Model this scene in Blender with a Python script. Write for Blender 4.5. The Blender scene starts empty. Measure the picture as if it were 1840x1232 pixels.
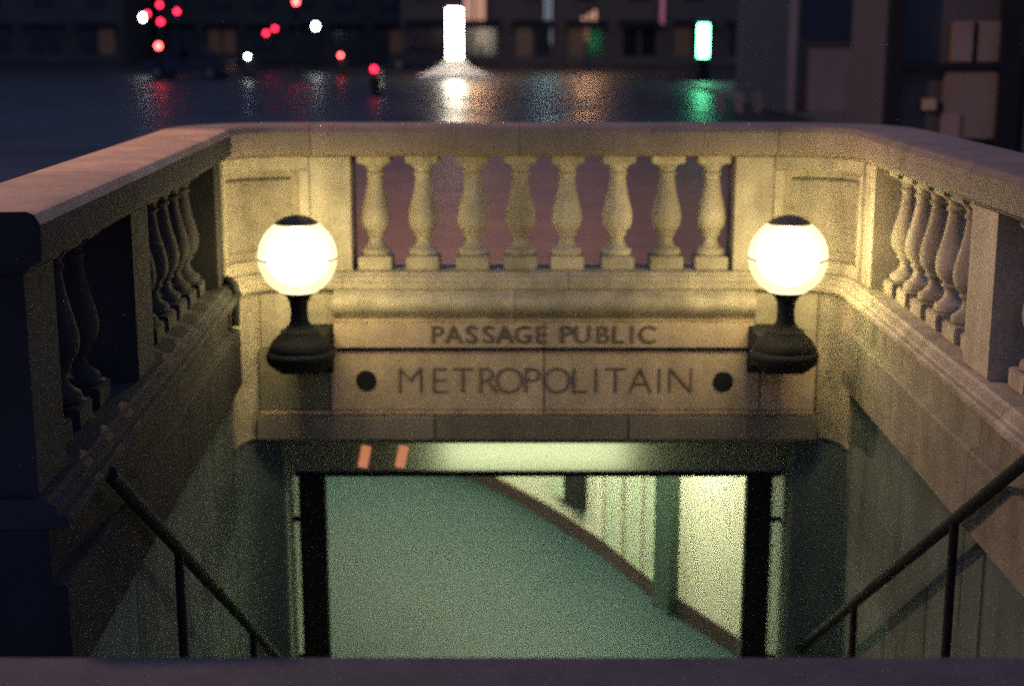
import bpy, bmesh, math, random
from mathutils import Vector, Matrix
random.seed(7)
R = math.radians
S = bpy.context.scene
COL = S.collection

# ------------------------------------------------------------------ camera
CAM_Z, PITCH, FPX = 1.65, R(11.96), 2555.0          # 50 mm lens on a 36 mm frame
cam = bpy.data.cameras.new('camera'); camo = bpy.data.objects.new('camera', cam); COL.objects.link(camo)
cam.sensor_width = 36; cam.lens = 50.0; cam.clip_start = 0.05; cam.clip_end = 2000
camo.location = (0, 0, CAM_Z); camo.rotation_euler = (R(90) - PITCH, 0, 0)
cam.dof.use_dof = True; cam.dof.focus_distance = 5.85; cam.dof.aperture_fstop = 1.4
S.camera = camo
# ------------------------------------------------------------------ night sky
W = bpy.data.worlds.new('World'); S.world = W; W.use_nodes = True
bg = W.node_tree.nodes['Background']; bg.inputs[0].default_value = (0.21, 0.31, 0.70, 1); bg.inputs[1].default_value = 0.42
# ------------------------------------------------------------------ exposure
S.view_settings.view_transform = 'Standard'; S.view_settings.look = 'None'
S.view_settings.exposure = 0; S.view_settings.gamma = 1
S.render.engine = 'CYCLES'
S.cycles.use_denoising = False
S.cycles.sample_clamp_indirect = 4
S.cycles.max_bounces = 6
S.cycles.caustics_reflective = False; S.cycles.caustics_refractive = False

def at(px, py, Y):
    """photo pixel -> point on the plane at distance Y from the camera"""
    cx, cy = (px - 920) / FPX, (616 - py) / FPX
    d = Vector((cx, math.cos(PITCH) + cy * math.sin(PITCH), -math.sin(PITCH) + cy * math.cos(PITCH)))
    return Vector((0, 0, CAM_Z)) + d * (Y / d.y)

# ------------------------------------------------------------------ materials
def nodes_of(name):
    m = bpy.data.materials.new(name); m.use_nodes = True
    nt = m.node_tree; return m, nt, nt.nodes['Principled BSDF']

def mat(name, col, rough=0.6, metal=0.0, var=0.25, scale=6.0, bump=0.15, fine=60.0, stain=0.0, spec=0.5):
    m, nt, b = nodes_of(name)
    N, L = nt.nodes, nt.links
    geo = N.new('ShaderNodeNewGeometry')
    n1 = N.new('ShaderNodeTexNoise'); n1.inputs['Scale'].default_value = scale; n1.inputs['Detail'].default_value = 6; n1.inputs['Roughness'].default_value = 0.65
    n2 = N.new('ShaderNodeTexNoise'); n2.inputs['Scale'].default_value = fine; n2.inputs['Detail'].default_value = 4; n2.inputs['Roughness'].default_value = 0.8
    L.new(geo.outputs['Position'], n1.inputs['Vector']); L.new(geo.outputs['Position'], n2.inputs['Vector'])
    add = N.new('ShaderNodeMath'); add.operation = 'ADD'
    L.new(n1.outputs['Fac'], add.inputs[0]); L.new(n2.outputs['Fac'], add.inputs[1])
    last = add
    if stain:
        mp = N.new('ShaderNodeMapping'); mp.inputs['Scale'].default_value = (5, 5, 0.8)
        L.new(geo.outputs['Position'], mp.inputs['Vector'])
        n3 = N.new('ShaderNodeTexNoise'); n3.inputs['Scale'].default_value = 1.0; n3.inputs['Detail'].default_value = 5
        L.new(mp.outputs[0], n3.inputs['Vector'])
        ma = N.new('ShaderNodeMath'); ma.operation = 'MULTIPLY_ADD'; ma.inputs[1].default_value = stain; L.new(n3.outputs['Fac'], ma.inputs[0]); L.new(add.outputs[0], ma.inputs[2])
        sub = N.new('ShaderNodeMath'); sub.operation = 'SUBTRACT'; sub.inputs[1].default_value = stain * 0.5; L.new(ma.outputs[0], sub.inputs[0])
        last = sub
    mr = N.new('ShaderNodeMapRange'); mr.inputs[1].default_value = 0.6; mr.inputs[2].default_value = 1.4
    mr.inputs[3].default_value = 1 - var; mr.inputs[4].default_value = 1 + var
    L.new(last.outputs[0], mr.inputs[0])
    mx = N.new('ShaderNodeVectorMath'); mx.operation = 'SCALE'; mx.inputs[0].default_value = col
    oi = N.new('ShaderNodeObjectInfo'); rr = N.new('ShaderNodeMapRange'); rr.inputs[3].default_value = 0.84; rr.inputs[4].default_value = 1.14
    L.new(oi.outputs['Random'], rr.inputs[0])
    mm = N.new('ShaderNodeMath'); mm.operation = 'MULTIPLY'; L.new(mr.outputs[0], mm.inputs[0]); L.new(rr.outputs[0], mm.inputs[1])
    L.new(mm.outputs[0], mx.inputs['Scale'])
    L.new(mx.outputs[0], b.inputs['Base Color'])
    b.inputs['Roughness'].default_value = rough; b.inputs['Metallic'].default_value = metal
    b.inputs['Specular IOR Level'].default_value = spec
    if bump:
        bp = N.new('ShaderNodeBump'); bp.inputs['Strength'].default_value = bump; bp.inputs['Distance'].default_value = 0.01
        L.new(last.outputs[0], bp.inputs['Height']); L.new(bp.outputs[0], b.inputs['Normal'])
    return m

def emit(name, col, s, base=0.6):
    m, nt, b = nodes_of(name)
    b.inputs['Base Color'].default_value = (base, base, base, 1)
    b.inputs['Emission Color'].default_value = (*col, 1); b.inputs['Emission Strength'].default_value = s
    b.inputs['Roughness'].default_value = 0.4
    return m

M = {
 'stone': mat('limestone', (0.43, 0.375, 0.28), 0.75, var=0.5, scale=4.5, stain=0.9, bump=0.3),
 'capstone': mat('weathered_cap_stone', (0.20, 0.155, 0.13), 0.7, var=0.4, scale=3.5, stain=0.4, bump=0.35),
 'captop_lit': mat('orange_lit_cap_stone', (0.50, 0.33, 0.21), 0.8, var=0.5, scale=3.0, stain=0.5, bump=0.35),  # orange lamp light is put into this colour, for the left cap tops
 'notice': mat('paper_notice', (0.5, 0.36, 0.22), 0.7, var=0.2),
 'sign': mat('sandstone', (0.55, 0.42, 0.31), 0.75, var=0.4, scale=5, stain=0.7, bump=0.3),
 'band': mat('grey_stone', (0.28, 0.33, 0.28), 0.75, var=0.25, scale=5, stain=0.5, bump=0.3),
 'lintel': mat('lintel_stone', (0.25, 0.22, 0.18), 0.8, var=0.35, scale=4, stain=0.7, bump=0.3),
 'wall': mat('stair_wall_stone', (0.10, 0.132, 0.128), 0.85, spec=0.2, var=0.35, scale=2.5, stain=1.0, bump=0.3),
 'shade_dark': mat('shaded_left_stone', (0.032, 0.031, 0.033), 0.9, spec=0.2, var=0.4, scale=4, stain=0.8, bump=0.3),  # shade of the left side put into a near-black base colour
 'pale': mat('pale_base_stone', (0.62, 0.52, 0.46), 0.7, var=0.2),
 'ledge': mat('worn_ledge_and_shadowed_sign_stone', (0.20, 0.19, 0.145), 0.8, var=0.5, scale=3.5, stain=0.9, bump=0.35),
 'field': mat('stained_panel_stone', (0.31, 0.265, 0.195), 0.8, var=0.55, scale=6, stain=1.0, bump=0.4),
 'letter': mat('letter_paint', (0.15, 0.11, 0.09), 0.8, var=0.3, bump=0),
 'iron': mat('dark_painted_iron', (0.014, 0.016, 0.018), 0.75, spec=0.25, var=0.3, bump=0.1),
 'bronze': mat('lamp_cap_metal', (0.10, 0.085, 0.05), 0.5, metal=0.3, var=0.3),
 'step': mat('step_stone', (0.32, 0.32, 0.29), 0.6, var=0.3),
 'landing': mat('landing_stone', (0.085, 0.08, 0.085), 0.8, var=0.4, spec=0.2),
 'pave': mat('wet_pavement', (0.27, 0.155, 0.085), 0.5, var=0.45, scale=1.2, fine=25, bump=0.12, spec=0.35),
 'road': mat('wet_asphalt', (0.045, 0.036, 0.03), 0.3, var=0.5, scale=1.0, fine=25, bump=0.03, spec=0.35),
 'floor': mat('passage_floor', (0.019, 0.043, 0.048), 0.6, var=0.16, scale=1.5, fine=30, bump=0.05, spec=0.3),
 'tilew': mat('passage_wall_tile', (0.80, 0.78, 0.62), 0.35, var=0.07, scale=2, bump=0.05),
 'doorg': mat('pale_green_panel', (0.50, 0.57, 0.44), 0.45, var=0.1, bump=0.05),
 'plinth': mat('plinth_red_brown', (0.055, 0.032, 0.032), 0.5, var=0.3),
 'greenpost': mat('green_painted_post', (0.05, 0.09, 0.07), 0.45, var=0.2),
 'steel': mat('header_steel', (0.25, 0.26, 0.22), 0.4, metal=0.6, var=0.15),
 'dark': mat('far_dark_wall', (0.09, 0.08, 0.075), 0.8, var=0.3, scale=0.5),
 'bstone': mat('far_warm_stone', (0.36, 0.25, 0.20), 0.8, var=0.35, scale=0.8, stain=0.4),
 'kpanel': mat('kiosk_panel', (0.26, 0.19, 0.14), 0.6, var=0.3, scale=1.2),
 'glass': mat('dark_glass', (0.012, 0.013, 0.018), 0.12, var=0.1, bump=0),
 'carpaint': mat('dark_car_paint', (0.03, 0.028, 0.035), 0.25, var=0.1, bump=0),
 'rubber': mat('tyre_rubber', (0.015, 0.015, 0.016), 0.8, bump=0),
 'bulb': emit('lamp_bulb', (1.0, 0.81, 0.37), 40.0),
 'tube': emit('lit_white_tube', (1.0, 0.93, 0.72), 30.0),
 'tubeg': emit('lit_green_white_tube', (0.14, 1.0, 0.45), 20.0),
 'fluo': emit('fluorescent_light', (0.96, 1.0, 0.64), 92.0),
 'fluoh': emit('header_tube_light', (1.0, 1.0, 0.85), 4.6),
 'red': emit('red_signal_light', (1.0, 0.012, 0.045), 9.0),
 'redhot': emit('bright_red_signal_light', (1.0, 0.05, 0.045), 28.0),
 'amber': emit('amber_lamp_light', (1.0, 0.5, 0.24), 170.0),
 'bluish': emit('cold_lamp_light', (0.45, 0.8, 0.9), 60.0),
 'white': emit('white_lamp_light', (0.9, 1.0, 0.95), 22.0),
 'orange': emit('orange_reflection_glow', (1.0, 0.34, 0.14), 0.5),  # glow standing in for street lamps mirrored in the header
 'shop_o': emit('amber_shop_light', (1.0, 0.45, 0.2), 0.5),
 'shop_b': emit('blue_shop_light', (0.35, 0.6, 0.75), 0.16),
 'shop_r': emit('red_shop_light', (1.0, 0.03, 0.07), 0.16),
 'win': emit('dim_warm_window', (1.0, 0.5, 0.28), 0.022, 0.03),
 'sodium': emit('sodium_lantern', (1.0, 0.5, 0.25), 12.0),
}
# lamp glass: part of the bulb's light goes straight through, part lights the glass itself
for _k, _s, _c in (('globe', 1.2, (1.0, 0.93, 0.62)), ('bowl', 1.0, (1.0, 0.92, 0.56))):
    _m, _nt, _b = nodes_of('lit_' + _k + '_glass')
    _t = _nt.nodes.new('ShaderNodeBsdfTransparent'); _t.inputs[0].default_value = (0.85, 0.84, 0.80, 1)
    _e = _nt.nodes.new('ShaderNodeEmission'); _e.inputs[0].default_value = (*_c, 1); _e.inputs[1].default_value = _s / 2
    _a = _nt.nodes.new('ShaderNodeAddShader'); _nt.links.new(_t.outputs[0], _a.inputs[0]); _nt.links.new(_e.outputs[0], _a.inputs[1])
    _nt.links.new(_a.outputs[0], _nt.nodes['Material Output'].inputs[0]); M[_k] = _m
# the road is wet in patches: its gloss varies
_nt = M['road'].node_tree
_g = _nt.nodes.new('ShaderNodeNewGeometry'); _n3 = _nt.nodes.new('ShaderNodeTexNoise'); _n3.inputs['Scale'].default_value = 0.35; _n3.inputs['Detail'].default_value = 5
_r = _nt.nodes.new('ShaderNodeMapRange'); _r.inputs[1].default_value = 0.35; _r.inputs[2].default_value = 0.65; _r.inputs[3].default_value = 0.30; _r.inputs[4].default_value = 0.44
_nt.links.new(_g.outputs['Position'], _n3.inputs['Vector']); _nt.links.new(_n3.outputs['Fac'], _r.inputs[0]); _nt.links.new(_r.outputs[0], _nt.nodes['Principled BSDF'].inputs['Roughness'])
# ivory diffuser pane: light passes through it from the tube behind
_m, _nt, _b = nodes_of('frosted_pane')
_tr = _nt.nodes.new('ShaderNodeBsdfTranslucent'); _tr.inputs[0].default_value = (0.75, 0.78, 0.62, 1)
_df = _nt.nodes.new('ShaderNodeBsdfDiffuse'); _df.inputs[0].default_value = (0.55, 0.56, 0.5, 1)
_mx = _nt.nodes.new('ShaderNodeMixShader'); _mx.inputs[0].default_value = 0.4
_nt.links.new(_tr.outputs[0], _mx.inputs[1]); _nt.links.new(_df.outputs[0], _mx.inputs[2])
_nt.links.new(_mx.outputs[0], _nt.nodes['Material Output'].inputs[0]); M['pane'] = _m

# ------------------------------------------------------------------ mesh helpers
def link(name, me, m=None, parent=None, loc=(0, 0, 0)):
    o = bpy.data.objects.new(name, me); COL.objects.link(o); o.location = loc
    if m is not None and not me.materials: me.materials.append(M[m])
    if parent: o.parent = parent
    return o

def tag(o, label=None, cat=None, group=None, kind=None):
    if label: o['label'] = label
    if cat: o['category'] = cat
    if group: o['group'] = group
    if kind: o['kind'] = kind
    return o

def thing(name, label, cat, loc=(0, 0, 0), group=None, kind=None):
    o = bpy.data.objects.new(name, None); COL.objects.link(o); o.location = loc
    return tag(o, label, cat, group, kind)

def mesh(name, v, f, smooth=False):
    me = bpy.data.meshes.new(name); me.from_pydata([tuple(p) for p in v], [], f); me.update()
    bm = bmesh.new(); bm.from_mesh(me); bmesh.ops.recalc_face_normals(bm, faces=bm.faces); bm.to_mesh(me); bm.free()
    if smooth:
        for p in me.polygons: p.use_smooth = True
    return me

def smooth_by_angle(me, a=R(35)):
    for p in me.polygons: p.use_smooth = True
    bm = bmesh.new(); bm.from_mesh(me)
    for e in bm.edges:
        if len(e.link_faces) == 2 and e.calc_face_angle(0) > a: e.smooth = False
    bm.to_mesh(me); bm.free(); return me

def box(x0, x1, y0, y1, z0, z1, bev=0.0, name='box'):
    bm = bmesh.new(); bmesh.ops.create_cube(bm, size=1)
    for v in bm.verts:
        v.co = Vector(((x0 + x1) / 2 + v.co.x * (x1 - x0), (y0 + y1) / 2 + v.co.y * (y1 - y0), (z0 + z1) / 2 + v.co.z * (z1 - z0)))
    if bev: bmesh.ops.bevel(bm, geom=bm.edges[:], offset=bev, segments=2, affect='EDGES')
    me = bpy.data.meshes.new(name); bm.to_mesh(me); bm.free(); return me

def lathe(prof, n=24, name='lathe', cx=0, cy=0):
    v, f = [], []
    for r, z in prof:
        for k in range(n):
            a = 2 * math.pi * k / n; v.append((cx + r * math.cos(a), cy + r * math.sin(a), z))
    for i in range(len(prof) - 1):
        for k in range(n):
            a, b = i * n + k, i * n + (k + 1) % n
            f.append((a, b, b + n, a + n))
    f.append(tuple(range(n))); f.append(tuple((len(prof) - 1) * n + k for k in range(n)))
    return smooth_by_angle(mesh(name, v, f))

def tube(pts, r, n=10, name='tube', ends=True):
    v, f = [], []
    pts = [Vector(p) for p in pts]
    for i, p in enumerate(pts):
        d = (pts[min(i + 1, len(pts) - 1)] - pts[max(i - 1, 0)]).normalized()
        a = Vector((0, 0, 1)) if abs(d.z) < 0.9 else Vector((1, 0, 0))
        u = d.cross(a).normalized(); w = d.cross(u)
        rr = r[i] if isinstance(r, (list, tuple)) else r
        for k in range(n):
            t = 2 * math.pi * k / n; v.append(p + u * rr * math.cos(t) + w * rr * math.sin(t))
    for i in range(len(pts) - 1):
        for k in range(n):
            a, b = i * n + k, i * n + (k + 1) % n; f.append((a, b, b + n, a + n))
    f.append(tuple(range(n))); f.append(tuple((len(pts) - 1) * n + k for k in range(n)))
    return smooth_by_angle(mesh(name, v, f), R(50))

def prism_x(prof, x0, x1, name='prism'):           # profile of (y, z), extruded along x
    n = len(prof)
    v = [(x0, y, z) for y, z in prof] + [(x1, y, z) for y, z in prof]
    f = [(i, (i + 1) % n, (i + 1) % n + n, i + n) for i in range(n)] + [tuple(range(n)), tuple(range(n, 2 * n))]
    return smooth_by_angle(mesh(name, v, f), R(30))

# ------------------------------------------------------------------ plan of the stairwell (U-shaped run of the stone)
def XL(y): return -1.685 - 0.054 * (y - 4.7)
def XR(y): return 2.27 + 0.0257 * (y - 6.0)
def bez(a, b, c, n=8):
    a, b, c = Vector(a), Vector(b), Vector(c)
    return [a * (1 - t) ** 2 + b * 2 * t * (1 - t) + c * t * t for t in [i / n for i in range(n + 1)]]
YB, YC = 10.0, 9.55
XA, XB = -1.424, 1.841                                # where the curved corner blocks meet the straight end run
PATH = [Vector((XL(4.85), 4.85))] + bez((XL(YC), YC), (XL(9.95), YB), (XA, YB)) + bez((XB, YB), (XR(9.95), YB), (XR(YC), YC)) + [Vector((XR(3.2), 3.2))]
CUM = [0.0]
for i in range(1, len(PATH)): CUM.append(CUM[-1] + (PATH[i] - PATH[i - 1]).length)
sLc, sLa, sRa, sRc, sR1 = CUM[1], CUM[9], CUM[10], CUM[18], CUM[19]
def sx(x): return sLa + (x - XA)                      # along the straight end run
def sl(y): return (y - 4.85) / (YC - 4.85) * sLc       # along the left run
def sr(y): return sRc + (YC - y) / (YC - 3.2) * (sR1 - sRc)
def frame(s):
    s = min(max(s, 0), CUM[-1])
    i = max(k for k in range(len(CUM) - 1) if CUM[k] <= s + 1e-9)
    t = (s - CUM[i]) / (CUM[i + 1] - CUM[i])
    p = PATH[i].lerp(PATH[i + 1], t)
    def tang(k): return (PATH[min(k + 1, len(PATH) - 1)] - PATH[max(k - 1, 0)]).normalized()
    sd = (PATH[i + 1] - PATH[i]).normalized()
    ta = tang(i) if 1 < i < 18 else sd
    tb = tang(i + 1) if 1 < i + 1 < 18 else sd
    d = ta.lerp(tb, t).normalized() if not (i == 9) else sd
    return p, Vector((-d.y, d.x))
def run(s0, s1, prof, gap=0.003, name='stone'):       # profile of (offset outwards, z) swept along the plan
    s0, s1 = s0 + gap, s1 - gap
    ss = [s0] + [c for c in CUM if s0 + 0.01 < c < s1 - 0.01] + [s1]
    n = len(prof); v, f = [], []
    for s in ss:
        p, nn = frame(s)
        v += [(p.x + nn.x * u, p.y + nn.y * u, z) for u, z in prof]
    for i in range(len(ss) - 1):
        for k in range(n):
            a, b = i * n + k, i * n + (k + 1) % n; f.append((a, b, b + n, a + n))
    f.append(tuple(range(n))); f.append(tuple((len(ss) - 1) * n + k for k in range(n)))
    return smooth_by_angle(mesh(name, v, f), R(28))
def rect(u0, u1, z0, z1, b=0.006): return [(u0 + b, z0), (u0, z0 + b), (u0, z1 - b), (u0 + b, z1), (u1 - b, z1), (u1, z1 - b), (u1, z0 + b), (u1 - b, z0)]

# ================================================================== SETTING: pavement, stairs, passage
def plane_quads(quads, name):
    v, f = [], []
    for q in quads:
        f.append(tuple(range(len(v), len(v) + 4))); v += q
    return mesh(name, v, f)
def q(x0, x1, y0, y1, z=0.0): return [(x0, y0, z), (x1, y0, z), (x1, y1, z), (x0, y1, z)]
tag(link('pavement', plane_quads([q(-3.3, 60, -60, 3.55), q(-3.3, -1.95, 3.55, 10.3), q(2.5, 60, 3.55, 10.3), q(-3.3, 60, 10.3, 24), q(7, 60, 24, 60)], 'pavement'), 'pave'), kind='structure')
RD = -0.10
tag(link('road', plane_quads([q(-600, -3.3, -60, 900, RD), q(-3.3, 7, 24, 900, RD), q(7, 600, 60, 900, RD), q(60, 600, -60, 60, RD)], 'road'), 'road'), kind='structure')
kb = tag(bpy.data.objects.new('kerb', None), kind='structure'); COL.objects.link(kb)
for k in range(24): link('kerb_stone', box(-3.44, -3.302, k * 1.0 + .004, k * 1.0 + .996, RD - .1, .004, .012), 'capstone', kb)
for k in range(10): link('kerb_stone', box(-3.3 + k * 1.03 + .004, -3.3 + k * 1.03 + 1.026, 24.002, 24.14, RD - .1, .004, .012), 'capstone', kb)
for k in range(18): link('kerb_stone', box(6.86, 6.998, 24.15 + k * 2, 24.15 + k * 2 + 1.99, RD - .1, .004, .012), 'capstone', kb)

NST, RISE, RUN, Y0 = 20, 0.18, 0.305, 3.62
stairs = tag(bpy.data.objects.new('staircase', None), kind='structure'); COL.objects.link(stairs)
link('landing_edge', box(-1.62, 2.18, 3.1, 3.615, -0.18, 0.012, 0.008), 'landing', stairs)
for i in range(NST):
    z = -(i + 1) * RISE; y = Y0 + i * RUN
    link('step', box(XL(y) + .03, XR(y) - .03, y + 0.04, y + RUN + 0.06, z - 0.22, z, 0.006), 'step', stairs)

FZ = -3.6
pf = link('passage_floor', plane_quads([q(-9, 5, Y0 + NST * RUN - 0.05, 24, FZ)], 'passage_floor'), 'floor'); tag(pf, kind='structure')
pc = link('passage_ceiling', box(-9, 5, 10.6, 24, -1.25, -1.05), 'tilew'); tag(pc, kind='structure')

# passage wall that veers off to the left, with its dark plinth
pw = tag(bpy.data.objects.new('passage_wall', None), kind='structure'); COL.objects.link(pw)
WP = [(2.06, 10.75), (1.99, 11.6), (1.44, 12.75), (0.97, 14.05), (0.36, 15.35), (-0.30, 16.5), (-0.95, 17.2), (-1.9, 18.0), (-3.4, 18.9), (-9, 21)]
def wall_run(pts, z0, z1, off, th, name):
    pts = [Vector(p) for p in pts]; v, f = [], []
    for i, p in enumerate(pts):
        d = (pts[min(i + 1, len(pts) - 1)] - pts[max(i - 1, 0)]).normalized(); n = Vector((-d.y, d.x))
        a, b = p + n * off, p - n * th
        v += [(a.x, a.y, z0), (a.x, a.y, z1), (b.x, b.y, z1), (b.x, b.y, z0)]
    for i in range(len(pts) - 1):
        for k in range(4):
            a, b = i * 4 + k, i * 4 + (k + 1) % 4; f.append((a, b, b + 4, a + 4))
    f += [(0, 1, 2, 3), tuple(len(v) - 4 + k for k in range(4))]
    return mesh(name, v, f)
link('wall_face', wall_run(WP, FZ, -1.25, 0.0, 0.2, 'wall_face'), 'tilew', pw)
link('skirting', wall_run(WP, FZ + .004, FZ + 0.17, 0.03, -0.005, 'skirting'), 'plinth', pw)
lw = link('passage_wall_left', wall_run([(-9, 21), (-8.9, 12.0), (-2.3, 10.95), (-1.70, 10.75)], FZ, -1.25, 0.0, 0.2, 'lw'), 'tilew'); tag(lw, kind='structure')
# pale panels, pillar and box on the veering wall
def on_wall(a, b, z0, z1, o0, o1, name, m, bev=0.0):   # slab on the wall segment a-b (plan points)
    a, b = Vector(a), Vector(b); d = (b - a).normalized(); n = Vector((-d.y, d.x))
    v = []
    for z in (z0, z1):
        for p, o in ((a, o0), (b, o0), (b, o1), (a, o1)): v.append((p.x + n.x * o, p.y + n.y * o, z))
    return link(name, mesh(name, v, [(0, 1, 2, 3), (4, 5, 6, 7), (0, 1, 5, 4), (1, 2, 6, 5), (2, 3, 7, 6), (3, 0, 4, 7)]), m)
def wl(t):                                            # point along WP by index + fraction
    i = int(t); return Vector(WP[i]).lerp(Vector(WP[i + 1]), t - i)
pil = on_wall(wl(1.80), wl(2.02), FZ, -1.26, 0.0, 0.10, 'passage_post', 'greenpost'); tag(pil, 'dark green post against the pale passage wall', 'post')
for k, (t0, t1, m) in enumerate([(2.06, 2.30, 'doorg'), (2.33, 2.62, 'doorg'), (2.66, 2.98, 'doorg')]):
    pnl = on_wall(wl(t0), wl(t1), FZ + 0.18, -1.3, 0.004, 0.03, 'panel', m); pnl.parent = pw
    edge = on_wall(wl(t1 - .012), wl(t1 + .018), FZ + 0.18, -1.3, 0.004, 0.036, 'panel_joint', 'bstone'); edge.parent = pw
bxo = on_wall(wl(3.29), wl(3.50), -3.21, -2.4, 0.002, 0.12, 'wall_cabinet', 'iron'); tag(bxo, 'small dark cabinet high on the passage wall beyond the panels', 'cabinet')
bx2 = on_wall(wl(3.53), wl(3.79), -3.19, -2.4, 0.002, 0.09, 'wall_board', 'doorg'); tag(bx2, 'pale green board on the passage wall beside the dark cabinet', 'board')
# fluorescent fittings under the passage ceiling
for (x, y), wh in zip(((0.9, 11.9), (0.2, 13.6), (-0.9, 15.4), (-2.4, 16.6)), ('nearest the doorway', 'second from the doorway', 'third from the doorway', 'farthest from the doorway')):
    t = thing('fluorescent_fitting', None, 'ceiling light', (x, y, -1.25), 'fluorescent fittings under the passage ceiling')
    t['label'] = 'fluorescent ceiling fitting in the passage, ' + wh
    link('fitting_housing', box(-0.7, 0.7, -0.10, 0.10, -0.06, -0.002, 0.01), 'steel', t)
    link('fitting_tube', box(-0.66, 0.66, -0.07, 0.07, -0.085, -0.063, 0.005), 'fluo', t)

# ================================================================== BALUSTRADES
CAPP = [(-.07, .905), (-.075, .93), (-.075, 1.035), (-.055, 1.07), (-.03, 1.08), (.36, 1.08), (.39, 1.06), (.40, 1.03), (.40, .92), (.39, .875), (.385, .868), (.0, .868), (-.02, .872), (-.035, .89)]
BASEP = [(.43, -.06), (-.10, -.06), (-.105, -.05), (-.105, -.022), (-.095, -.012), (-.07, -.008), (-.065, 0), (-.065, .022), (-.04, .034), (-.03, .048), (-.02, .05), (.42, .05)]
H0, H1 = 0.05, 0.868
def baluster_profile():
    h = H1 - H0
    P = [(.090, .115), (.104, .13), (.106, .15), (.10, .172), (.084, .182), (.062, .205), (.05, .235), (.048, .265), (.055, .285), (.068, .295), (.07, .308), (.062, .318),
         (.075, .335), (.095, .365), (.106, .405), (.109, .45), (.104, .505), (.092, .565), (.077, .63), (.065, .70), (.057, .77), (.053, .805), (.056, .815), (.066, .822), (.067, .838), (.056, .848),
         (.056, .865), (.068, .89), (.088, .912), (.098, .925)]
    return [(r, H0 + z * h) for r, z in P]
BAL = lathe(baluster_profile(), 24, 'baluster')
BPL = box(-.12, .12, -.12, .12, H0 + .002, H0 + .115 * (H1 - H0), 0.008, 'baluster_plinth')
BAB = box(-.118, .118, -.118, .118, H0 + .925 * (H1 - H0), H1 - .002, 0.008, 'baluster_abacus')
BAL.materials.append(M['stone']); BPL.materials.append(M['stone']); BAB.materials.append(M['stone'])
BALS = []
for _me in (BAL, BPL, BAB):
    _c = _me.copy(); _c.materials.clear(); _c.materials.append(M['shade_dark']); BALS.append(_c)  # shaded copies for the left run, darkness painted in
def baluster(s, parent, dark=False):
    p, n = frame(s)
    A, B, C = BALS if dark else (BAL, BPL, BAB)
    o = link('baluster', A, None, parent, (p.x + n.x * .19, p.y + n.y * .19, 0))
    o.rotation_euler.z = math.atan2(n.x, -n.y) + random.uniform(-.02, .02)
    link('baluster_plinth', B, None, o); link('baluster_abacus', C, None, o)
def panel_block(s0, s1, parent):
    b = link('panel_block', run(s0, s1, rect(.066, .38, H0 + .001, H1 - .001)), 'field', parent)
    w = 0.075
    link('panel_frame', run(s0, s1, rect(.0, .065, H0 + .002, H0 + .09), .003), 'stone', b)
    link('panel_frame', run(s0, s1, rect(.0, .065, H1 - .095, H1 - .002), .003), 'stone', b)
    link('panel_frame', run(s0, s0 + w, rect(.0, .065, H0 + .092, H1 - .097), .003), 'stone', b)
    link('panel_frame', run(s1 - w, s1, rect(.0, .065, H0 + .092, H1 - .097), .003), 'stone', b)
    link('panel_field', run(s0 + w + .05, s1 - w - .05, rect(.035, .065, H0 + .15, H1 - .16, .012), .003), 'field', b)
def pier(s0, s1, parent, m='stone'): link('pier', run(s0, s1, rect(0, .38, H0 + .001, H1 - .001, .01), .004), m, parent)
def caps(cuts, parent):
    for a, b in zip(cuts[:-1], cuts[1:]): link('cap_stone', run(a, b, CAPP, .003, 'cap_stone'), 'capstone', parent)
def bases(cuts, parent, m='stone'):
    for a, b in zip(cuts[:-1], cuts[1:]): link('base_stone', run(a, b, BASEP, .002, 'base_stone'), m, parent)

be = thing('stone_balustrade', 'stone balustrade across the end of the stairwell above the carved lettering', 'balustrade', (0, 10, 0))
def base_at(o, l): o.location = l
be.location = (0, 0, 0)
caps([sLc, sx(-1.40), sx(0.05), sx(1.85), sRc], be); bases([sLc, sx(-1.2), sx(0.4), sx(1.25), sRc], be)
panel_block(sLc + .03, sLa, be); pier(sLa, sx(-1.133), be)
pier(sx(1.566), sRa, be); panel_block(sRa, sRc - .03, be)
for px in (677, 762, 850, 935, 1018, 1108, 1195, 1275): baluster(sx(at(px, 470, 10.19).x), be)

def shade_sides(o):                                     # shade painted near-black on the sides, orange lamp light into the top
    o.data.materials.clear(); o.data.materials.append(M['captop_lit']); o.data.materials.append(M['shade_dark'])
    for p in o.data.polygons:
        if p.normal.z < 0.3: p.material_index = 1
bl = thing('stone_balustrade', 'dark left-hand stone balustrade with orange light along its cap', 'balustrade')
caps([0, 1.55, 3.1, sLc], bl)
for _o in bl.children: shade_sides(_o)
bases([0, 1.7, 3.3, sLc], bl, 'shade_dark')
pier(sl(9.22), sl(9.5), bl, 'shade_dark'); pier(sl(6.65), sl(7.05), bl, 'shade_dark'); pier(0.02, .42, bl, 'shade_dark')
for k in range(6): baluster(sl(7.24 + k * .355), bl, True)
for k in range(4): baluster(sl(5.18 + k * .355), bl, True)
br = thing('stone_balustrade', 'right-hand stone balustrade running out of the frame beside the lit ledge', 'balustrade')
caps([sRc, sr(8.3), sr(6.9), sr(5.2), sR1], br); bases([sRc, sr(8.0), sr(6.2), sR1], br)
pier(sr(9.5), sr(9.22), br); pier(sr(7.08), sr(6.66), br); pier(sr(4.5), sr(4.1), br)
for k in range(6): baluster(sr(9.04 - k * .355), br)
for k in range(6): baluster(sr(6.46 - k * .355), br)

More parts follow.
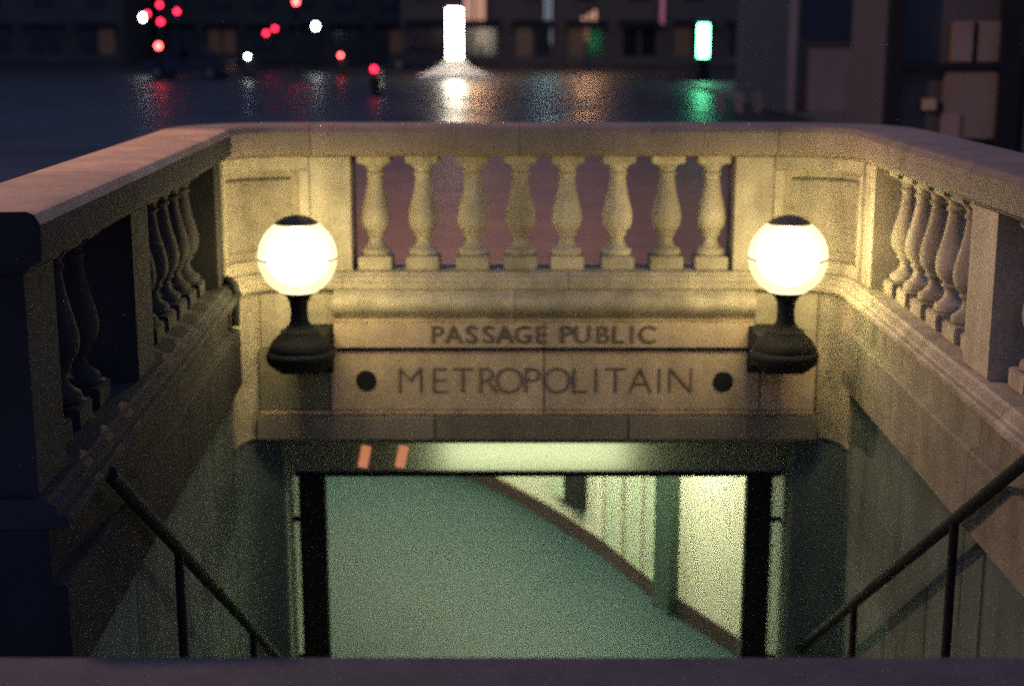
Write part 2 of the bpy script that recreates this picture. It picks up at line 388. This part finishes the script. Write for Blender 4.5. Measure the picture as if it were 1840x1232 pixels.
# ================================================================== STAIR WALLS below the balustrades
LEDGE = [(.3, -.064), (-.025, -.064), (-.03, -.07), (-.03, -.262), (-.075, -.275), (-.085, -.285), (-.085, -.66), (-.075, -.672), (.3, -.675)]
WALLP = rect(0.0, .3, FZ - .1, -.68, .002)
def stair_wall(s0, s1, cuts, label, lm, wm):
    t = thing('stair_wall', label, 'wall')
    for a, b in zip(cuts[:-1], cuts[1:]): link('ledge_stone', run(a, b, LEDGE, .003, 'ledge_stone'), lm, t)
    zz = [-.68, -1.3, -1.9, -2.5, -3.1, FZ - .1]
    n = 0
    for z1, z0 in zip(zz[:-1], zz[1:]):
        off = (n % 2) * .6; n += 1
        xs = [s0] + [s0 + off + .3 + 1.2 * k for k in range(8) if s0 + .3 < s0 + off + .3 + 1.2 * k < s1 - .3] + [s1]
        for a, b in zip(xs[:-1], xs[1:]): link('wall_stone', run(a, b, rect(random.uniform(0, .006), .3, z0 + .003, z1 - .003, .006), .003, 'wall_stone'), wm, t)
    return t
stair_wall(0, sLc, [0, 1.3, 2.6, 3.9, sLc], 'dark left-hand wall of the stairs, lit green near the doorway', 'shade_dark', 'wall')  # left ledge has its shade painted in by the near-black material
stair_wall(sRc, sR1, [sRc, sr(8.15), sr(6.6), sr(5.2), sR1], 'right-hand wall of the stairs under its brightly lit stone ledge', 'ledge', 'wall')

# ================================================================== PORTAL with the carved lettering
pt = thing('metro_portal', 'stone metro entrance front with carved words above the lit doorway', 'entrance')
# backing and curved corners
link('corner_wall', run(sLc, sLa + .12, rect(-.02, .3, -1.14, -.064), .003), 'stone', pt)
link('corner_wall', run(sRa - .12, sRc, rect(-.02, .3, -1.14, -.064), .003), 'stone', pt)
def s_of_x(x, a, b):
    return min((abs(frame(a + (b - a) * k / 200)[0].x - x), a + (b - a) * k / 200) for k in range(201))[1]
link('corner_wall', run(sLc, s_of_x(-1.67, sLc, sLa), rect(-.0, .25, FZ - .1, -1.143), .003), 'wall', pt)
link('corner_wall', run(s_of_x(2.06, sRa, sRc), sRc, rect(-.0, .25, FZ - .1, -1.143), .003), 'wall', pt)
link('core', box(-1.62, 2.0, 10.02, 10.58, -1.22, -.07), 'band', pt)
TOR = [(10.0, -.064), (9.86, -.064), (9.83, -.075), (9.785, -.10), (9.765, -.135), (9.765, -.165), (9.785, -.205), (9.83, -.24), (9.85, -.262), (9.85, -.284), (10.0, -.284)]
XR0, XR1 = -1.256, 1.708
for a, b in ((XR0, .02), (.02, XR1)): link('torus_moulding', prism_x(TOR, a + .002, b - .002), 'stone', pt)
for a, b in ((XR0, .226), (.226, XR1)): link('frieze_block', box(a + .002, b - .002, 9.80, 10.0, -.462, -.288, .005), 'sign', pt)
link('frieze_block', box(-1.78, XR0 - .004, 9.87, 10.0, -.48, -.09, .006), 'stone', pt)
link('frieze_block', box(XR1 + .004, 2.16, 9.87, 10.0, -.48, -.09, .006), 'stone', pt)
for a, b in ((-1.80, -1.297), (-1.295, .226), (.228, 1.766), (1.768, 2.16)):
    link('sign_block', box(a + .002, b - .002, 9.845, 10.0, -.925, -.487, .006), 'ledge' if a < -1.5 else 'sign', pt)  # leftmost block darker: the bracket's shadow is put into its colour
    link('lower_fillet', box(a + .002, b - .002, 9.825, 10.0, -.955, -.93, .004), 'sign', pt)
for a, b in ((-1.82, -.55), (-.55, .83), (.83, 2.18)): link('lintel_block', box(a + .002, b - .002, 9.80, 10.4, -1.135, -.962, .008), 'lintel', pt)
link('flank_wall', box(-2.2, -1.66, 10.0, 10.6, FZ, -1.14, .006), 'band', pt)
link('flank_wall', box(2.045, 2.62, 10.0, 10.6, FZ, -1.14, .006), 'band', pt)
def disc(px, py, Y, r, name):
    p = at(px, py, Y); me = lathe([(r, 0), (r, .006), (r * .9, .012)], 28, name)
    me.transform(Matrix.Rotation(R(90), 4, 'X')); o = link(name, me, 'iron', pt, (p.x, Y, p.z)); return o
disc(658, 683, 9.843, .073, 'roundel'); disc(1299, 685, 9.843, .073, 'roundel')
_lm = {}
def letter(ch, px, py, Y, h, w, wscale):
    key = (ch, h)
    if key not in _lm:
        c = bpy.data.curves.new('letter', 'FONT'); c.body = ch; c.size = h / 0.70; c.extrude = .004; c.align_x = 'CENTER'; c.offset = w
        o = bpy.data.objects.new('letter_curve', c); COL.objects.link(o)
        bpy.context.view_layer.update()
        me = bpy.data.meshes.new_from_object(o.evaluated_get(bpy.context.evaluated_depsgraph_get()))
        bpy.data.objects.remove(o); bpy.data.curves.remove(c)
        me.transform(Matrix.Diagonal((wscale, 1, 1, 1))); me.transform(Matrix.Rotation(R(90), 4, 'X'))
        me.materials.clear(); me.materials.append(M['letter']); _lm[key] = me
    p = at(px, py, Y)
    link('letter', _lm[key], None, pt, (p.x, Y, p.z))
for ch, px in zip('METROPOLITAIN', (738, 789, 832, 876, 915, 955, 1001, 1040, 1071, 1106, 1150, 1184, 1222)): letter(ch, px, 706, 9.842, .195, -.0065, 1.0)
for ch, px in zip('PASSAGEPUBLIC', (785, 815, 847, 877, 907, 940, 972, 1017, 1047, 1083, 1110, 1136, 1163)): letter(ch, px, 616, 9.797, .125, .0015, 1.05)

# ================================================================== DOORWAY frame and lit header
df = thing('door_frame', 'dark metal door frame with lit header under the stone lintel', 'door frame')
link('jamb', box(-1.61, -1.41, 10.26, 10.38, FZ, -1.52, .008), 'iron', df)
link('jamb', box(1.775, 1.965, 10.26, 10.38, FZ, -1.52, .008), 'iron', df)
for x0, x1 in ((-1.66, -1.61), (1.965, 2.045)):
    for z in (-3.02, -1.9): link('jamb_bracket', box(x0, x1, 10.29, 10.33, z - .015, z + .015), 'iron', df)
link('header_rail', box(-1.64, 2.03, 10.24, 10.40, -1.545, -1.515, .006), 'iron', df)
hx = link('header_box', box(-1.64, 2.03, 10.46, 10.50, -1.50, -1.14, .004), 'tilew', df)
link('header_back', box(-1.64, 2.03, 10.27, 10.46, -1.515, -1.50), 'steel', hx)
link('header_pane', box(-1.64, 2.03, 10.262, 10.268, -1.513, -1.14), 'pane', hx)
link('header_tube', box(-.52, .86, 10.40, 10.43, -1.498, -1.15, .005), 'fluoh', hx)
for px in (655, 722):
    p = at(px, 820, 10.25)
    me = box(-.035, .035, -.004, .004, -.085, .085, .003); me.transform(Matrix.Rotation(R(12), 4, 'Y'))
    link('orange_reflection', me, 'orange', hx, (p.x, 10.252, p.z))  # glowing slips in place of street lamp reflections, not lamps

# ================================================================== GLOBE LAMPS on their brackets
def globe_lamp(x, label):
    Y, zc, r = 9.16, .28, .257
    t = thing('globe_lamp', label, 'lamp', (x, Y, 0), 'globe lamps either side of the lettering')
    prof = []
    for k in range(17):
        a = R(58 * k / 16); prof.append((r * math.cos(a), zc + r * math.sin(a)))
    g = link('globe', lathe(prof, 40, 'globe'), 'globe', t)
    link('bulb', lathe([(.20 * math.cos(R(a)), zc + .005 + .19 * math.sin(R(a))) for a in range(-85, 86, 10)], 28, 'bulb'), 'bulb', g)
    link('lower_bowl', lathe([(r * math.cos(R(-61 + 58.2 * k / 16)), zc + r * math.sin(R(-61 + 58.2 * k / 16))) for k in range(17)], 40, 'lower_bowl'), 'bowl', g)
    link('seam_ring', lathe([(r - .006, zc - .0105), (r + .003, zc - .010), (r + .003, zc - .0005), (r - .006, zc - .0003)], 40), 'bronze', g)
    top = zc + r * math.sin(R(58))
    link('lamp_cap', lathe([(.136, top - .004), (.14, top + .004), (.12, top + .02), (.07, top + .045), (.02, top + .055), (.0005, top + .056)], 32), 'bronze', t)
    bot = zc - r * math.sin(R(61))
    link('collar', lathe([(.07, bot - .06), (.075, bot - .04), (.11, bot - .012), (.128, bot - .002)], 28), 'iron', t)
    link('stem', lathe([(.075, -.17), (.06, -.14), (.055, -.08), (.062, bot - .06)], 24), 'iron', t)
    b = link('bracket', lathe([(.10, -.47), (.17, -.46), (.215, -.42), (.228, -.375), (.222, -.35), (.205, -.335), (.205, -.32), (.18, -.27), (.13, -.225), (.125, -.205), (.10, -.195), (.07, -.165)], 28), 'iron', t)
    # scroll console carrying the bracket back to the wall
    pr = [(.70, -.30), (.0, -.30), (-.08, -.38), (-.09, -.44), (-.05, -.49), (.06, -.50), (.18, -.50), (.40, -.53), (.58, -.58), (.70, -.66)]
    link('console', prism_x(pr, -.13, .13), 'iron', b)
    return t
globe_lamp(-1.395, 'glowing white globe lamp on the dark left bracket')
globe_lamp(1.795, 'glowing white globe lamp on the dark right bracket')

bp_ = [at(400, 503, 9.45), at(412, 503, 9.42), at(421, 512, 9.4), at(424, 530, 9.4), at(424, 585, 9.4)]
tag(link('iron_pipe', tube([(p.x, p.y, p.z) for p in bp_], .028, 10), 'iron'), 'short bent dark pipe at the left corner of the stairwell', 'pipe')

# ================================================================== HANDRAILS
def handrail(side, label):
    t = thing('handrail', label, 'handrail')
    off = .15
    def X(y): return -1.60 - .004 * y if side < 0 else 2.15
    def Z(y): return -.22 - .665 * (y - 5.75) if side < 0 else -.078 - .646 * (y - 5.74)
    ys = [5.5 if side < 0 else 4.3, 10.0]
    link('rail', tube([(X(y), y, Z(y)) for y in ys], .031, 12), 'iron', t)
    for y in ((6.58, 8.4) if side < 0 else (4.75, 6.58, 8.4)):
        i = int((y - Y0) / RUN); zb = -(i + 1) * RISE
        link('post', tube([(X(y), y, zb), (X(y), y, Z(y) - .02)], .023, 10), 'iron', t)
handrail(-1, 'dark metal handrail descending along the left wall of the stairs')
handrail(1, 'dark metal handrail descending along the right wall of the stairs')

# ================================================================== STREET LAMP that throws the sodium light from the left
def street_lamp(x, y, h, ax, power, label):
    t = thing('street_lamp', label, 'street lamp', (x, y, 0))
    link('pole', lathe([(.14, 0), (.14, .5), (.09, .6), (.07, h - .4), (.055, h)], 16), 'iron', t)
    link('arm', tube([(0, 0, h - .1), (ax * .4, 0, h + .18), (ax, 0, h + .2)], .035, 8), 'iron', t)
    hd = link('lantern', lathe([(.26, h + .08), (.25, h + .14), (.12, h + .24), (.04, h + .26)], 20, cx=ax), 'iron', t)
    link('lantern_glass', lathe([(.05, h - .01), (.16, h + .02), (.22, h + .075)], 20, cx=ax), 'sodium', hd)
    l = bpy.data.lights.new('sodium_light', 'POINT'); l.energy = power; l.color = (1, .56, .36); l.shadow_soft_size = .12
    lo = bpy.data.objects.new('sodium_light', l); COL.objects.link(lo); lo.parent = t; lo.location = (ax, 0, h - .2)
street_lamp(-7.4, 10.6, 6.2, .9, 1900, 'sodium street lamp whose orange light falls on the left balustrade')

# ================================================================== ACROSS THE SQUARE
# illuminated columns
def light_column(px, ytop, ybot, Y, wpx, m, label, base=True):
    p0, p1 = at(px, ybot, Y), at(px, ytop, Y); r = wpx / 2 * Y / FPX
    t = thing('light_column', label, 'light column', (p0.x, Y, 0))
    zb, zt = p0.z, p1.z
    link('lit_tube', lathe([(r * .98, max(zb, .1)), (r, zb + .1), (r, zt - .1), (r * .98, zt)], 24), m, t)
    link('tube_cap', lathe([(r * 1.35, zt), (r * 1.35, zt + .12), (r * .5, zt + .22)], 24), 'bstone', t)
    if base: link('column_base', lathe([(1.9, 0), (1.85, .12), (1.25, .35), (.75, .6), (r * 1.15, zb)], 28), 'pale', t)
    else: link('column_base', lathe([(r * 1.3, 0), (r * 1.3, .25), (r * 1.02, max(zb, .4))], 24), 'iron', t)
light_column(817, 12, 101, 70, 26, 'tube', 'white glowing column on a broad pale base across the square')
light_column(1263, 40, 99, 62, 19, 'tubeg', 'greenish white glowing tube on a dark foot, right of the square', base=False)

# traffic signals and lamps, dark poles with lit lenses
def signal(px, py, Y, m, label, r=.13, lit=0):
    p = at(px, py, Y)
    t = thing('traffic_signal', label, 'traffic signal', (p.x, Y, 0), 'traffic signals across the square')
    z = p.z
    link('pole', lathe([(.07, 0), (.05, max(z - .5, .3)), (.05, z + .35)], 10, cy=.12), 'iron', t)
    link('signal_housing', box(-.17, .17, -.04, .1, z - .72, z + .24, .03), 'iron', t)
    for k in range(3):
        me = lathe([(r, 0), (r * .8, .02), (r * .3, .035)], 14); me.transform(Matrix.Rotation(R(90), 4, 'X'))
        link('signal_lens', me, m if k == 0 else 'glass', t, (0, -.045, z - k * .28))
for a in [(287, 6, 78, 'red', 'red signal light topmost in the cluster at upper left'),
          (318, 18, 84, 'red', 'red signal light rightmost in the cluster at upper left'),
          (289, 36, 74, 'red', 'red signal light below the middle of the upper left cluster'),
          (265, 22, 80, 'red', 'red signal light leftmost in the cluster at upper left'),
          (285, 79, 66, 'redhot', 'brightest red light, low under the upper left cluster'),
          (478, 57, 88, 'red', 'red signal light, lower left of the close pair'),
          (494, 49, 90, 'red', 'red signal light, upper right of the close pair'),
          (532, 0, 70, 'redhot', 'red signal light cut by the top edge of the picture')]:
    signal(*a)
def lantern(px, py, Y, m, label, r=.16):
    p = at(px, py, Y); z = p.z
    t = thing('lamp_post', label, 'lamp post', (p.x, Y, 0), 'small white lamps across the square')
    link('pole', lathe([(.09, 0), (.05, .4), (.04, z - .2)], 10), 'iron', t)
    link('lamp_glass', lathe([(r * .5, z - .2), (r, z - .05), (r, z + .05), (r * .5, z + .16)], 14), m, t)
    link('lamp_hat', lathe([(r * 1.2, z + .165), (r * .3, z + .26)], 14), 'iron', t)
lantern(257, 28, 82, 'white', 'small white lamp left of the red signal cluster')
lantern(567, 44, 86, 'white', 'small white lamp high between the red lights and the glowing column')

lantern(850, -95, 88, 'amber', 'tall amber lamp whose streak falls beside the glowing column', .4)
lantern(1056, -80, 92, 'amber', 'tall amber lamp far off between the two glowing columns', .3)
lantern(985, -70, 90, 'bluish', 'tall cold white lamp between the two amber lamps', .3)

def scooter(px, py, Y, m, label, front=False):
    p = at(px, py, Y); z = max(.75, min(1.05, p.z))
    t = thing('scooter', label, 'scooter', (p.x, Y, 0), 'scooters on the far roadway')
    s = 1 if front else -1                             # lamp end nearest the camera
    for y in (-.62, .62):
        w = link('wheel', tube([(-.06, y, .26), (.06, y, .26)], .26, 18), 'rubber', t)
        link('rim', tube([(-.065, y, .26), (.065, y, .26)], .14, 14), 'steel', w)
    link('body', prism_x([(-.75, .55), (-.7, .85), (-.1, .8), (.05, .4), (.4, .38), (.55, .95), (.66, .95), (.7, .3), (.2, .22), (-.3, .25)], -.17, .17), 'carpaint', t)
    link('saddle', prism_x([(-.72, .86), (-.6, .93), (-.1, .9), (-.08, .82)], -.15, .15), 'rubber', t)
    link('handlebar', tube([(-.33, .5, 1.05), (0, .6, .98), (.33, .5, 1.05)], .02, 8), 'iron', t)
    lm = lathe([(.09, 0), (.085, .03), (.03, .05)], 14); lm.transform(Matrix.Rotation(R(90), 4, 'X'))
    link('head_lamp' if front else 'tail_lamp', lm, m, t, (0, -.78, z))
    if front:
        for ch in t.children:
            if ch.name.split('.')[0] != 'head_lamp': ch.rotation_euler.z = math.pi
scooter(615, 93, 75, 'redhot', 'red tail light alone, left of the glowing column')
scooter(676, 118, 48, 'red', 'small red tail light nearest the pale base of the glowing column')
scooter(450, 98, 70, 'white', 'white scooter headlight low among the red lights', True)

def car(px, Y, rz, label):
    p = at(px, 100, Y)
    t = thing('parked_car', label, 'car', (p.x, Y, 0), 'dark cars across the square'); t.rotation_euler.z = rz
    b = link('body', prism_x([(-2.05, .35), (-2.1, .72), (-1.95, .92), (-1.0, 1.0), (1.0, .98), (1.95, .85), (2.1, .62), (2.1, .35)], -.85, .85), 'carpaint', t)
    link('cabin', prism_x([(-1.35, 1.002), (-.85, 1.46), (.45, 1.48), (1.15, 1.002)], -.72, .72), 'glass', t)
    link('roof', prism_x([(-.82, 1.485), (-.8, 1.5), (.4, 1.52), (.42, 1.487)], -.68, .68), 'carpaint', t)
    for x in (-.78, .78):
        for y in (-1.3, 1.3):
            w = link('wheel', tube([(x - .1, y, .32), (x + .1, y, .32)], .32, 18), 'rubber', t); link('rim', tube([(x - .105, y, .32), (x + .105, y, .32)], .19, 14), 'steel', w)
    for x in (-.62, .62):
        link('tail_lamp', box(x - .15, x + .15, -2.12, -2.06, .66, .8), 'glass', t)
        link('head_lamp', box(x - .15, x + .15, 2.06, 2.12, .58, .72), 'glass', t)
car(340, 68, R(80), 'dark parked car beneath the red lights at upper left')
car(760, 92, R(70), 'dark car passing behind the glowing column')

# far buildings with dim shopfronts
def building(x0, x1, Y, h, label, m='dark', storeys=5, bays=5, dep=12):
    t = thing('building', label, 'building', ((x0 + x1) / 2, Y, 0)); w = (x1 - x0) / 2
    link('wall', box(-w, w, .0, dep, 0, h), m, t)
    link('cornice', box(-w - .2, w + .2, -.35, .0, h - .9, h - .3, .05), m, t)
    bw = 2 * w / bays
    for i in range(storeys):
        for k in range(bays):
            cx = -w + bw * (k + .5); z0 = 4.6 + i * 3.6
            f = link('window', box(cx - .75, cx + .75, -.08, -.002, z0, z0 + 2.3), 'iron', t)
            link('pane', box(cx - .62, cx + .62, -.10, -.083, z0 + .12, z0 + 2.18), 'glass', f)
    for k in range(bays):
        cx = -w + bw * (k + .5); hw = bw * .38
        f = link('shop_front', box(cx - hw, cx + hw, -.12, -.002, .05, 3.5), 'dark', t)
        link('shop_pane', box(cx - hw + .25, cx - .12, -.15, -.123, .7, 2.9), random.choice(['glass', 'glass', 'glass', 'win']), f)
        link('shop_pane', box(cx + .12, cx + hw - .25, -.15, -.123, .7, 2.9), random.choice(['glass', 'glass', 'win']), f)
        link('awning', prism_x([(-.13, 3.25), (-1.0, 2.75), (-1.0, 2.7), (-.13, 2.95)], cx - hw, cx + hw), 'iron', f)
    return t
B1 = building(-110, -32, 120, 30, 'dark building far left beyond the red lights', bays=18)
B2 = building(-31, -9, 128, 32, 'dark building behind the small white lamps', bays=6)
B3 = building(-8, 34, 105, 29, 'dark building with dim coloured shopfronts behind the glowing columns', bays=11)
def shop_window(px0, px1, py0, py1, m, parent=B3, Y=105):
    a, b = at(px0, py1, Y - .2), at(px1, py0, Y - .2)
    o = parent.location
    f = link('shop_frame', box(a.x - o.x - .12, b.x - o.x + .12, -.10, -.004, max(.05, a.z - .12), b.z + .12), 'iron', parent)
    link('shop_pane', box(a.x - o.x, b.x - o.x, -.13, -.105, max(.15, a.z), b.z), m, f)
for k in range(4): shop_window(834 + k * 10, 841 + k * 10, -60 + k * 7, 66 + k * 4, 'shop_o')
for k in range(2): shop_window(978 + k * 8, 984 + k * 8, -30, 72 + k * 5, 'shop_b')
for k in range(3): shop_window(1045 + k * 10, 1052 + k * 10, 28 - k * 6, 70 + k * 4, 'shop_o')
shop_window(1186, 1196, -60, 42, 'shop_r')
# warm stone building on the right with pilasters
B4 = thing('building', 'dim warm stone building front behind the right end of the balustrade', 'building', (12, 34, 0))
link('wall', box(-5.2, 12, .3, 10, 0, 14), 'dark', B4)
def on_b4(px0, px1, py0, py1, name, m, y0, y1):
    a, b = at(px0, py1, 34), at(px1, py0, 34)
    return link(name, box(a.x - 12, b.x - 12, y0, y1, max(.0, a.z), b.z, .03), m, B4)
on_b4(1412, 1442, -200, 300, 'pilaster', 'bstone', -.05, .29)
on_b4(1446, 1535, 88, 300, 'stone_panel', 'bstone', .05, .29)
on_b4(1548, 1558, -200, 300, 'pilaster', 'iron', -.1, .29)
on_b4(1570, 1596, 165, 300, 'pilaster', 'bstone', -.05, .29)
for a, b in ((1285, 1302), (1318, 1336), (1352, 1370)): on_b4(a, b, 165, 300, 'pilaster', 'bstone', -.05, .29)
on_b4(1446, 1535, -60, 70, 'window_pane', 'glass', .2, .29)
# dark-framed kiosk at the right edge
K = thing('kiosk', 'dark framed kiosk with brown panels at the right edge of the picture', 'kiosk', (6.2, 17, 0))
def on_k(px0, px1, py0, py1, name, m, y0, y1, parent=K):
    a, b = at(px0, py1, 17), at(px1, py0, 17)
    return link(name, box(a.x - 6.2, b.x - 6.2, y0, y1, max(.02, a.z), b.z, .006), m, parent)
on_k(1600, 1990, -260, 420, 'back_wall', 'dark', .15, 2.5)
on_k(1808, 1822, -260, 420, 'frame_post', 'iron', -.06, .08)
on_k(1602, 1614, -260, 420, 'frame_post', 'iron', -.06, .08)
on_k(1614, 1806, 114, 124, 'frame_rail', 'iron', -.05, .07)
on_k(1712, 1752, 38, 112, 'panel', 'kpanel', .02, .14)
on_k(1758, 1805, 38, 112, 'panel', 'kpanel', .05, .14)
on_k(1694, 1806, 128, 250, 'panel', 'kpanel', .02, .14)
on_k(1688, 1726, 205, 262, 'notice', 'bstone', -.01, .015)
on_k(1826, 1985, 100, 420, 'panel', 'kpanel', .02, .14)
on_k(1618, 1690, -200, 112, 'window_pane', 'glass', .06, .14)
on_k(1660, 1682, 178, 198, 'notice', 'notice', -.03, .14)

for o in list(S.objects):                              # what stands on the road stands a kerb lower
    if o.parent is None and o.name.split('.')[0] in ('light_column', 'traffic_signal', 'lamp_post', 'scooter', 'parked_car', 'street_lamp') or o in (B1, B2, B3): o.location.z = RD
